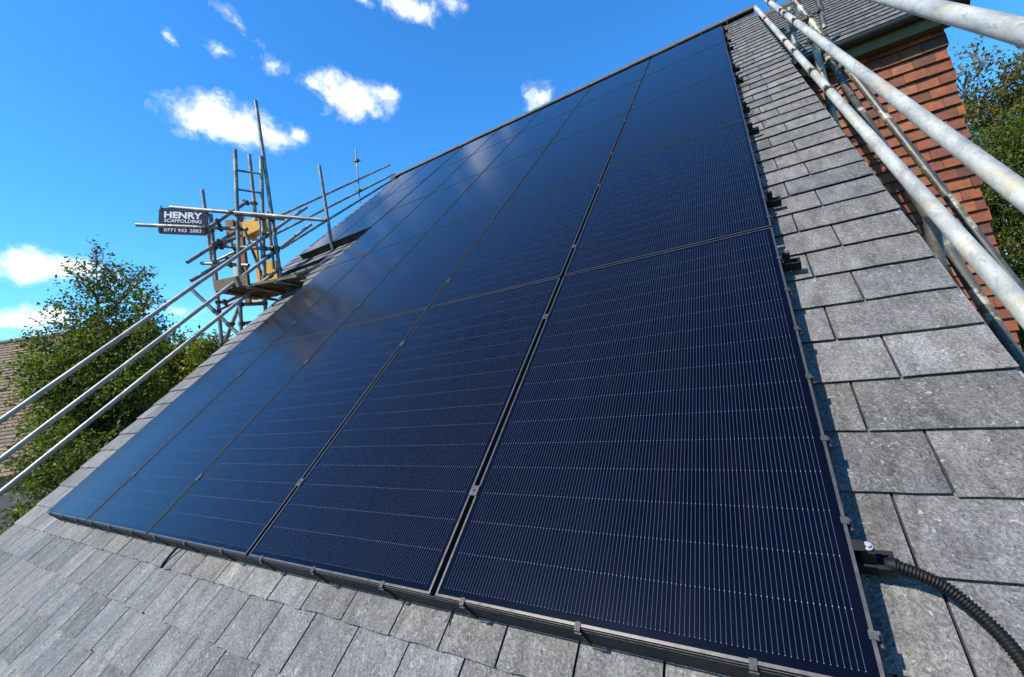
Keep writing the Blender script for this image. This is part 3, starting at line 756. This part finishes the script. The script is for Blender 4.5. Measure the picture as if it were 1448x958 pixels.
for o, (a, b_), fs in ((rstd[0], RIGHT_STANDARDS[0], (.12, .75)), (rstd[1], RIGHT_STANDARDS[1], (.1, .4, .7)), (rstd[2], RIGHT_STANDARDS[2], (.5,)), (rbr[1], RIGHT_BRACES[1], (.10, .17, .27)), (rbr[0], RIGHT_BRACES[0], (.08,))):
    a, b_ = Vector(a), Vector(b_)
    for f in fs:
        m = MB(); band(m, a.lerp(b_, f), b_-a, .027); add_part(m, 'coupler', M['coupler'], o)

# thin mast beyond the roof
a, b_ = map(Vector, MAST)
mast = thing('scaffold_mast', 'thin grey mast standing at the far end of the ridge', 'mast', b_)
m = MB(); m.tube(b_, a, .018, 8); add_part(m, 'pole', M['tube'], mast)
for f in (.22, .78):
    m = MB(); p = b_.lerp(a, f); m.obox(p, (.06,0,0), (0,.05,0), (0,0,.03)); m.tube(p-Vector((.1,.06,0)), p+Vector((.1,.06,0)), .014, 8); add_part(m, 'coupler', M['coupler'], mast)

# ------------------------------------------------------------------ sign
TL, TRc, BR, BL = map(Vector, SIGN)
ux = ((TRc-TL)+(BR-BL)).normalized(); uy = ((TL-BL)+(TRc-BR)); uy = (uy-ux*uy.dot(ux)).normalized(); uz = ux.cross(uy)
cen = (TL+TRc+BR+BL)/4; sw = ((TRc-TL).length+(BR-BL).length)/2; sh = ((TL-BL).length+(TRc-BR).length)/2
sm = Matrix((ux, uy, uz)).transposed()
sign = thing('scaffold_sign', 'navy scaffolding sign with white lettering lashed to the tower ledgers', 'sign', cen, sm.to_euler())
def rrect(b, w, h, r, z0, z1, n=6):
    prof = []
    for cx, cy, a0 in ((w/2-r, h/2-r, 0), (-w/2+r, h/2-r, 90), (-w/2+r, -h/2+r, 180), (w/2-r, -h/2+r, 270)):
        for k in range(n+1):
            a = R(a0+90*k/n); prof.append((cx+r*math.cos(a), cy+r*math.sin(a)))
    b.hexa([(x,y,z0) for x,y in prof], [(x,y,z1) for x,y in prof])
b = MB(); rrect(b, sw, sh, .05, -.012, .0); b.build('board', M['navy'], sign)
for x_ in (-.455, .45):
    for y_ in (.235, -.155):
        b = MB(); b.box(x_*sw-.010, y_*sh*2-.05, .0005, x_*sw+.010, y_*sh*2+.05, .006); b.build('tie', M['black'], sign)
def text_part(txt, name, y, height, width, bold=.0):
    cu = bpy.data.curves.new(name, 'FONT'); cu.body = txt; cu.align_x = 'CENTER'; cu.align_y = 'CENTER'; cu.extrude = .02; cu.offset = bold
    tmp = bpy.data.objects.new(name, cu); COL.objects.link(tmp)
    dg = bpy.context.evaluated_depsgraph_get(); me = bpy.data.meshes.new_from_object(tmp.evaluated_get(dg))
    bpy.data.objects.remove(tmp); bpy.data.curves.remove(cu)
    P = np.array([v.co for v in me.vertices]); lo, hi = P.min(0), P.max(0)
    for v in me.vertices:
        v.co = ((v.co.x-(lo[0]+hi[0])/2)*width/(hi[0]-lo[0]), y+(v.co.y-(lo[1]+hi[1])/2)*height/(hi[1]-lo[1]), .001+(v.co.z-lo[2])/(hi[2]-lo[2])*.003)
    me.materials.clear(); me.materials.append(M['white'])
    o = bpy.data.objects.new(name, me); COL.objects.link(o); o.parent = sign; return o
text_part('HENRY', 'lettering', sh*.24, .105, sw*.77, .035)
text_part('SCAFFOLDING', 'lettering', sh*.02, .055, sw*.76, .012)
for tx, xo, ww in (('0771', -.262, .235), ('933', -.005, .175), ('2883', .262, .235)):
    text_part(tx, 'lettering', -sh*.34, .052, sw*ww, .012).location.x = sw*xo

# ------------------------------------------------------------------ yellow hoist on the platform
hb, ht = Vector(HOIST['base']), Vector(HOIST['top'])
hx = Vector((.85, .5, 0)).normalized(); hy = Vector((-.5, .85, 0)).normalized(); hz = Vector((0,0,1))
hoist = thing('builders_hoist', 'yellow builders hoist standing on the scaffold platform', 'hoist', (hb.x, hb.y, 8.04))
HB = Vector(hoist.location)
def hp(x, y, z): return HB + hx*x*1.25 + hy*y + hz*z
b = MB(); b.obox(hp(-.10,0,.80), hx*.045, hy*.045, hz*.82); add_part(b, 'mast', M['brown'], hoist)
b = MB(); b.obox(hp(.08,.03,.76), hx*.03, hy*.03, hz*.66); add_part(b, 'mast', M['yellow'], hoist)
b = MB(); b.hexa([hp(-.02,-.10,1.20), hp(.27,-.10,1.32), hp(.27,.12,1.32), hp(-.02,.12,1.20)], [hp(-.03,-.10,1.47), hp(.28,-.10,1.56), hp(.28,.12,1.56), hp(-.03,.12,1.47)]); add_part(b, 'head_housing', M['yellow'], hoist)
b = MB(); b.obox(hp(-.22,0,1.4), hx*.07, hy*.08, hz*.16); add_part(b, 'motor', M['brown'], hoist)
b = MB(); b.tube(hp(-.10,-.1,1.66), hp(-.10,.1,1.66), .06, 14, hollow=False); add_part(b, 'pulley', M['grey'], hoist)
b = MB(); b.hexa([hp(.05,-.12,.06), hp(.30,-.12,.06), hp(.30,.1,.06), hp(.05,.1,.06)], [hp(.05,-.12,.22), hp(.34,-.12,.30), hp(.34,.1,.30), hp(.05,.1,.22)]); add_part(b, 'lower_housing', M['yellow'], hoist)
b = MB(); b.obox(hp(.30,-.02,.50), hx*.12, hy*.06, hz*.19); add_part(b, 'lower_housing', M['yellow'], hoist)
b = MB(); b.obox(hp(.12,-.14,.0), hx*.10, hy*.05, hz*.05); add_part(b, 'battery_box', M['grey'], hoist)
b = MB(); b.obox(hp(-.2,-.02,.55), hx*.05, hy*.06, hz*.22); add_part(b, 'control_box', M['grey'], hoist)

# ------------------------------------------------------------------ trees and shrubs
CR = Vector((.85, .508, -.138)).normalized(); CD = Vector((0,0,-1))   # across / down as seen from the roof
def leaf_cloud(lobes, size, per, seed, flat=.5, twig=.22, squash=1.0, aspect=.5):
    """leaf-sized folded quads in twig clusters inside the lobes: (centre, radius, density)"""
    g = np.random.default_rng(seed); V = []; 
    for c, rad, dens in lobes:
        c = np.array(c); ntw = max(2, int(per*dens*(rad/.5)**2))
        d = g.normal(size=(ntw,3)); d /= np.linalg.norm(d, axis=1)[:,None]
        rr = rad*(g.random(ntw)**.42)*(.85+.4*g.random(ntw))
        tw = c + d*rr[:,None]*np.array([1,1,squash])
        for p, dr in zip(tw, d):
            n = g.integers(7, 15)
            ax = dr + g.normal(size=3)*.6 + np.array([0,0,.25]); ax /= np.linalg.norm(ax)
            pos = p + ax*(g.random(n)[:,None]-.4)*twig*1.6 + g.normal(size=(n,3))*twig*.28
            V.append(pos)
    P = np.concatenate(V); N = len(P)
    a = g.normal(size=(N,3)); a[:,2] -= .35; a /= np.linalg.norm(a,axis=1)[:,None]
    nrm = g.normal(size=(N,3))*(1-flat) + np.array([0,0,1])*flat; s = np.cross(a, nrm); s /= np.linalg.norm(s,axis=1)[:,None]
    up = np.cross(s, a)
    L = size*(.6+.8*g.random(N))[:,None]; W = L*aspect
    v0 = P; v1 = P + a*L*.5 + s*W*.5 + up*L*.08; v2 = P + a*L; v3_ = P + a*L*.5 - s*W*.5 + up*L*.08
    verts = np.stack([v0,v1,v2,v3_],1).reshape(-1,3)
    return verts
def leaf_obj(name, verts, mat, parent):
    n = len(verts)//4
    me = bpy.data.meshes.new(name); me.vertices.add(n*4); me.loops.add(n*4); me.polygons.add(n)
    pl = np.array(parent.location); me.vertices.foreach_set('co', (verts-pl).astype(np.float32).ravel())
    me.loops.foreach_set('vertex_index', np.arange(n*4, dtype=np.int32)); me.polygons.foreach_set('loop_start', np.arange(0, n*4, 4, dtype=np.int32))
    me.update(calc_edges=True); me.validate(); me.materials.append(mat)
    o = bpy.data.objects.new(name, me); COL.objects.link(o); o.parent = parent; return o
def tree(name, label, cat, base, lobes, leaf, size, per, seed, trunk_r=.12, bark='bark', fork=.45, twig=.22, group=None, extra=None, flat=.5, squash=1.0, aspect=.5, stems=1):
    base = Vector(base); t = thing(name, label, cat, base, group=group); g = random.Random(seed)
    b = MB()
    top = max((Vector(l[0]) for l in lobes), key=lambda p: p.z)
    cx = sum((Vector(l[0])*l[1] for l in lobes), Vector())/sum(l[1] for l in lobes)
    spine = [base, base.lerp(Vector((cx.x,cx.y,top.z)), .35)+Vector((g.uniform(-.1,.1),g.uniform(-.1,.1),0)), Vector((cx.x,cx.y, base.z+(top.z-base.z)*.65)), top]
    sp = spline(spine, 8); b.path(sp, [max(.012, trunk_r*(1-.93*i/(len(sp)-1))) for i in range(len(sp))], 10)
    for c, rad, dens in lobes:
        c = Vector(c)
        # limb from the spine to the lobe, then a fan of twigs
        st = min(sp, key=lambda p: abs(p.z-(c.z-(.35+.5*(c-Vector((cx.x,cx.y,c.z))).length))))
        r0 = trunk_r*.38
        mid = st.lerp(c, .5)+Vector((g.uniform(-.15,.15),g.uniform(-.15,.15),-.08))
        pp = spline([st, mid, c], 5); b.path(pp, [r0*(1-.8*i/(len(pp)-1)) for i in range(len(pp))], 7)
        for k in range(6):
            e = c + Vector((g.gauss(0,1),g.gauss(0,1),g.gauss(.25,.8))).normalized()*rad*g.uniform(.7,1.1)
            s0 = pp[g.randrange(4, len(pp))]
            b.path(spline([s0, s0.lerp(e,.5)+Vector((g.uniform(-.06,.06),g.uniform(-.06,.06),.04)), e], 3), [.016,.014,.012,.010,.008,.006,.004], 5)
    add_part(b, 'trunk', M[bark], t)
    leaf_obj('crown', leaf_cloud(lobes, size, per, seed, flat, twig, squash, aspect), M[leaf], t)
    if extra:
        for nm, lb, lf, sz, pr in extra: leaf_obj(nm, leaf_cloud(lb, sz, pr, seed+5, flat, twig, squash, aspect), M[lf], t)
    return t

tree('deciduous_tree', 'tall loose deciduous tree rising behind the three left guard rails', 'tree', (-14.83, 3.01, 0.0), [((-14.44, 3.0, 10.63), 0.15, 0.5), ((-14.71, 3.22, 10.16), 0.44, 0.32), ((-14.01, 3.53, 9.77), 0.43, 0.34), ((-14.52, 2.77, 9.7), 0.42, 0.34), ((-15.09, 2.65, 10.11), 0.23, 0.22), ((-14.62, 3.31, 9.27), 0.74, 0.6), ((-13.12, 3.52, 9.05), 0.45, 0.5), ((-15.65, 2.84, 9.02), 0.65, 0.5), ((-15.72, 2.37, 8.25), 0.56, 0.7), ((-15.06, 3.35, 8.06), 0.94, 1), ((-13.48, 3.69, 8.39), 0.36, 0.6), ((-13.44, 3.64, 9.77), 0.16, 0.3), ((-14.89, 2.44, 7.29), 0.95, 1.0), ((-13.95, 3.14, 6.76), 0.77, 1), ((-16.43, 2.4, 6.3), 0.61, 0.7), ((-14.93, 2.61, 5.85), 0.88, 1.0), ((-14.68, 3.45, 6.02), 0.64, 1), ((-13.75, 3.57, 7.6), 0.39, 0.6)], 'leaf_mid', .10, 100, 11, .075, 'bark', twig=.26, extra=[('crown_sprays', [((-15.06, 3.35, 8.06), 0.94, 1), ((-13.48, 3.69, 8.39), 0.36, 0.6), ((-13.44, 3.64, 9.77), 0.16, 0.3), ((-14.89, 2.44, 7.29), 0.95, 1.0), ((-13.95, 3.14, 6.76), 0.77, 1), ((-16.43, 2.4, 6.3), 0.61, 0.7), ((-14.93, 2.61, 5.85), 0.88, 1.0), ((-14.68, 3.45, 6.02), 0.64, 1), ((-13.75, 3.57, 7.6), 0.39, 0.6)], 'leaf_light', .10, 60)])
tree('yellow_green_tree', 'rounded yellow green tree between the tall tree and the slate verge', 'tree', (-15.82, 5.28, 0.0), [((-16.34, 4.95, 7.46), 0.63, 1), ((-16.23, 5.46, 7.86), 0.69, 1), ((-14.83, 5.47, 7.87), 0.48, 1), ((-15.5, 5.46, 7.21), 0.58, 1), ((-14.75, 5.86, 8.06), 0.27, 0.9), ((-16.99, 4.95, 6.84), 0.6, 1), ((-16.31, 5.03, 6.32), 0.54, 1)], 'leaf_light', .12, 100, 12, .11, twig=.22)
tree('sunlit_shrub', 'bright yellow green shrub with slender pale stems beneath the guard rails', 'shrub', (-13.84, 1.58, 0.0), [((-13.83, 1.54, 5.34), 0.4, 0.9), ((-13.95, 1.8, 5.7), 0.6, 0.8), ((-13.14, 1.62, 5.0), 0.53, 1), ((-13.07, 2.0, 5.26), 0.52, 0.9), ((-14.35, 1.52, 4.45), 0.37, 1), ((-12.9, 2.31, 5.56), 0.47, 0.8)], 'leaf_mid', .09, 100, 13, .05, 'bark_pale', twig=.2)
tree('dark_shrub', 'dark green shrub in shade beside the left slate verge', 'shrub', (-13.91, 2.49, 0.0), [((-14.68, 2.59, 4.62), 0.7, 1), ((-13.82, 3.06, 5.37), 0.63, 1), ((-13.63, 2.6, 5.15), 0.6, 1), ((-15.14, 2.23, 4.13), 0.59, 1), ((-13.47, 3.35, 5.99), 0.49, 1), ((-15.85, 1.94, 3.85), 0.52, 1)], 'leaf_dark', .10, 75, 14, .07, twig=.22)
tree('sparse_tree', 'sparse tree with open twigs against the sky right of the tile wall', 'tree', (4.87, 12.75, 0.0), [((4.73, 12.48, 11.67), 0.22, 0.35), ((5.2, 13.12, 11.54), 0.33, 0.35), ((5.37, 12.89, 11.09), 0.35, 0.4), ((4.42, 12.33, 11.16), 0.25, 0.5), ((4.96, 13.13, 10.81), 0.49, 0.9), ((5.34, 12.91, 10.37), 0.47, 1), ((5.62, 13.1, 9.93), 0.47, 1), ((4.61, 12.82, 10.65), 0.33, 0.8), ((5.21, 13.53, 10.45), 0.5, 1), ((5.88, 13.53, 11.34), 0.33, 0.5), ((5.94, 13.24, 10.75), 0.63, 1), ((5.22, 13.32, 10.1), 0.56, 0.9), ((4.23, 12.27, 10.11), 0.38, 0.9), ((6.21, 13.35, 11.67), 0.47, 0.8)], 'leaf_autumn', .085, 95, 15, .06, twig=.22)
tree('conifer', 'dense dark green conifer with rusty patches right of the tile wall', 'tree', (4.26, 11.46, 0.0), [((4.4, 11.73, 9.1), 0.56, 1), ((4.78, 11.6, 9.21), 0.57, 1), ((4.01, 11.55, 8.19), 0.44, 1), ((4.08, 11.81, 6.09), 0.54, 1), ((4.19, 11.92, 7.45), 0.45, 1), ((4.25, 11.95, 5.46), 0.6, 1), ((4.08, 11.67, 8.81), 0.39, 1), ((4.43, 11.09, 8.3), 0.55, 1), ((5.21, 11.87, 8.77), 0.63, 1), ((4.26, 11.59, 7.97), 0.5, 1), ((4.54, 11.32, 7.4), 0.56, 1), ((4.38, 11.73, 6.62), 0.53, 1), ((4.75, 11.72, 6.4), 0.63, 1), ((4.67, 12.07, 5.61), 0.53, 1), ((5.17, 11.91, 7.63), 0.63, 1), ((4.01, 11.72, 9.39), 0.27, 0.9), ((4.1, 11.6, 4.6), 0.9, 0.6), ((4.8, 11.9, 4.2), 0.9, 0.6), ((4.4, 12.2, 3.2), 1.0, 0.5), ((3.9, 11.8, 2.4), 1.0, 0.5), ((4.9, 11.7, 2.2), 1.0, 0.5), ((4.4, 11.9, 1.2), 1.1, 0.45)], 'leaf_mid', .085, 220, 16, .12, twig=.16, aspect=.3, flat=.3, extra=[('rusty_sprays', [((3.96, 10.66, 9.03), 0.14, 0.8), ((3.72, 10.53, 8.8), 0.11, 0.7), ((3.88, 10.02, 7.05), 0.18, 0.8), ((3.87, 10.06, 6.06), 0.15, 0.7), ((4.07, 10.71, 9.25), 0.11, 0.6)], 'leaf_rust', .06, 80), ('bright_sprays', [((4.4, 11.73, 9.1), 0.56, 1), ((4.01, 11.55, 8.19), 0.44, 1), ((4.19, 11.92, 7.45), 0.45, 1), ((4.08, 11.67, 8.81), 0.39, 1), ((5.21, 11.87, 8.77), 0.63, 1), ((4.54, 11.32, 7.4), 0.56, 1), ((4.75, 11.72, 6.4), 0.63, 1), ((5.17, 11.91, 7.63), 0.63, 1), ((4.1, 11.6, 4.6), 0.9, 0.6)], 'leaf_light', .075, 110)])

far = MB(); tl = []
gt = random.Random(3)
for a_ in range(-60, 250, 3):
    rr_ = gt.uniform(70, 95); tl.append(((math.cos(R(a_))*rr_, 10+math.sin(R(a_))*rr_, gt.uniform(2.0, 4.0)), gt.uniform(2.5, 4.2), 1.0))
tv = leaf_cloud(tl, .9, .55, 77, .4, 1.0)
fo = leaf_obj('treeline', tv, M['leaf_dark'], SC.camera) if False else None
e0 = bpy.data.objects.new('tmp', None); fo = leaf_obj('treeline', tv, M['leaf_dark'], e0); fo.parent = None; bpy.data.objects.remove(e0)
tag(fo, 'distant dark treeline beyond the gardens', 'treeline', kind='stuff')


# ------------------------------------------------------------------ neighbouring house behind the left tree
def neighbour():
    c = Vector((-24.7, 4.0, 0)); d = Vector((.861, .508, 0)); rz = math.atan2(d.y, d.x)
    nh = thing('neighbour_house', 'neighbouring house with weathered brown tiled roof behind the tall tree', 'house', c, (0,0,rz))
    m, nt, p = newmat('old_plain_tiles'); g = NG(nt); co = g.obj()
    br = g.n('TexBrick', {'Vector': co, 'Color1': (.17,.10,.06,1), 'Color2': (.11,.085,.065,1), 'Mortar': (.03,.025,.02,1), 'Scale': 1.0, 'Mortar Size': .012, 'Brick Width': .2, 'Row Height': .16, 'Bias': 0.0})
    cc = g.mix(1.0, br.outputs[0], g.ramp(g.noise(co, 1.1, 6, .7), [(.3, (.75,.8,.85,1)), (.7, (1.35,1.15,1.0,1))]), 'MULTIPLY')
    cc = g.mix(g.ramp(g.noise(co, 5, 5, .7), [(.52, v3(0)), (.68, v3(.6))]), cc, (.2,.19,.15,1))
    g.set(p.inputs['Base Color'], cc); p.inputs['Roughness'].default_value = .9
    HLn, RZ, EZ, RUN = 4.6, 9.75, 5.0, 4.6
    ang = math.atan2(RZ-EZ, RUN); Ls = math.hypot(RZ-EZ, RUN)
    b = MB(); n = int(Ls/.16)
    for k in range(n):
        y0 = .16*k
        b.hexa([(-HLn, y0, 0), (HLn, y0, 0), (HLn, y0+.17, -.02), (-HLn, y0+.17, -.02)], [(-HLn, y0, .028), (HLn, y0, .028), (HLn, y0+.17, .004), (-HLn, y0+.17, .004)])
    b.build('roof_tiles', m, nh, (0, -RUN, EZ), (ang, 0, 0))
    b = MB(); b.box(-HLn, 0, -.03, HLn, Ls, 0); b.build('rear_roof', m, nh, (0, RUN, EZ), (-ang, 0, PI)) if False else None
    b = MB(); b.hexa([(-HLn, .02, RZ-.08), (HLn, .02, RZ-.08), (HLn, RUN, EZ-.08), (-HLn, RUN, EZ-.08)], [(-HLn, .02, RZ), (HLn, .02, RZ), (HLn, RUN, EZ), (-HLn, RUN, EZ)])
    b.build('rear_roof', m, nh)
    b = MB(); x = -HLn
    while x < HLn-.01:
        b.path([(x+.01, 0, RZ+.0), (x+.43, 0, RZ+.0)], .11, 10); x += .44
    b.build('ridge_tiles', M['ridge'], nh)
    b = MB(); e = .25
    b.hexa([(-HLn+e, -RUN+.35, 0), (HLn-e, -RUN+.35, 0), (HLn-e, RUN-.35, 0), (-HLn+e, RUN-.35, 0)], [(-HLn+e, -RUN+.35, EZ+.1), (HLn-e, -RUN+.35, EZ+.1), (HLn-e, RUN-.35, EZ+.1), (-HLn+e, RUN-.35, EZ+.1)])
    for x0, x1 in ((HLn-e-.25, HLn-e), (-HLn+e, -HLn+e+.25)):
        prof = [(-RUN+.36, EZ+.101), (RUN-.36, EZ+.101), (0, RZ-.15)]
        b.hexa([(x0,y,z) for y,z in prof], [(x1,y,z) for y,z in prof])
    b.build('wall', M['brick'], nh)
    b = MB()
    for s in (-1,1):
        b.hexa([(HLn+.002, s*.01, RZ-.22), (HLn+.03, s*.01, RZ-.22), (HLn+.03, s*RUN, EZ-.22), (HLn+.002, s*RUN, EZ-.22)], [(HLn+.002, s*.01, RZ-.02), (HLn+.03, s*.01, RZ-.02), (HLn+.03, s*RUN, EZ-.02), (HLn+.002, s*RUN, EZ-.02)])
    b.build('barge_board', M['grey'], nh)
    b = MB()
    for k in range(3):
        x = -2.6+2.4*k; b.box(x-.5, -RUN+.31, 2.6, x+.5, -RUN+.345, 3.8)
    b.build('window', M['grey'], nh)
neighbour()
sh = thing('timber_shed', 'dark timber shed wall in the shade below the lowest left guard rail', 'shed', (-16.6, 1.0, 0), (0,0,R(30)))
b = MB()
for k in range(20): b.box(-2+.2*k, -.02-.01*(k%2), 0, -1.804+.2*k, .02, 3.9)
b.box(-2, .021, 0, 2, 2.4, 3.88)
b.build('wall', M['under'], sh)
b = MB(); b.hexa([(-2.2,-.25,3.92),(2.2,-.25,3.92),(2.2,2.6,4.5),(-2.2,2.6,4.5)], [(-2.2,-.25,3.99),(2.2,-.25,3.99),(2.2,2.6,4.57),(-2.2,2.6,4.57)])
b.build('roof', M['deckdark'], sh)


# ------------------------------------------------------------------ view
vs = SC.view_settings; vs.view_transform = 'Standard'; vs.look = 'None'; vs.gamma = 1; vs.use_curve_mapping = False; vs.exposure = EXPOSURE = 0.75
SC.render.engine = 'CYCLES'; SC.cycles.max_bounces = 6; SC.cycles.diffuse_bounces = 3; SC.cycles.glossy_bounces = 3; SC.cycles.transmission_bounces = 3
SC.cycles.use_denoising = True
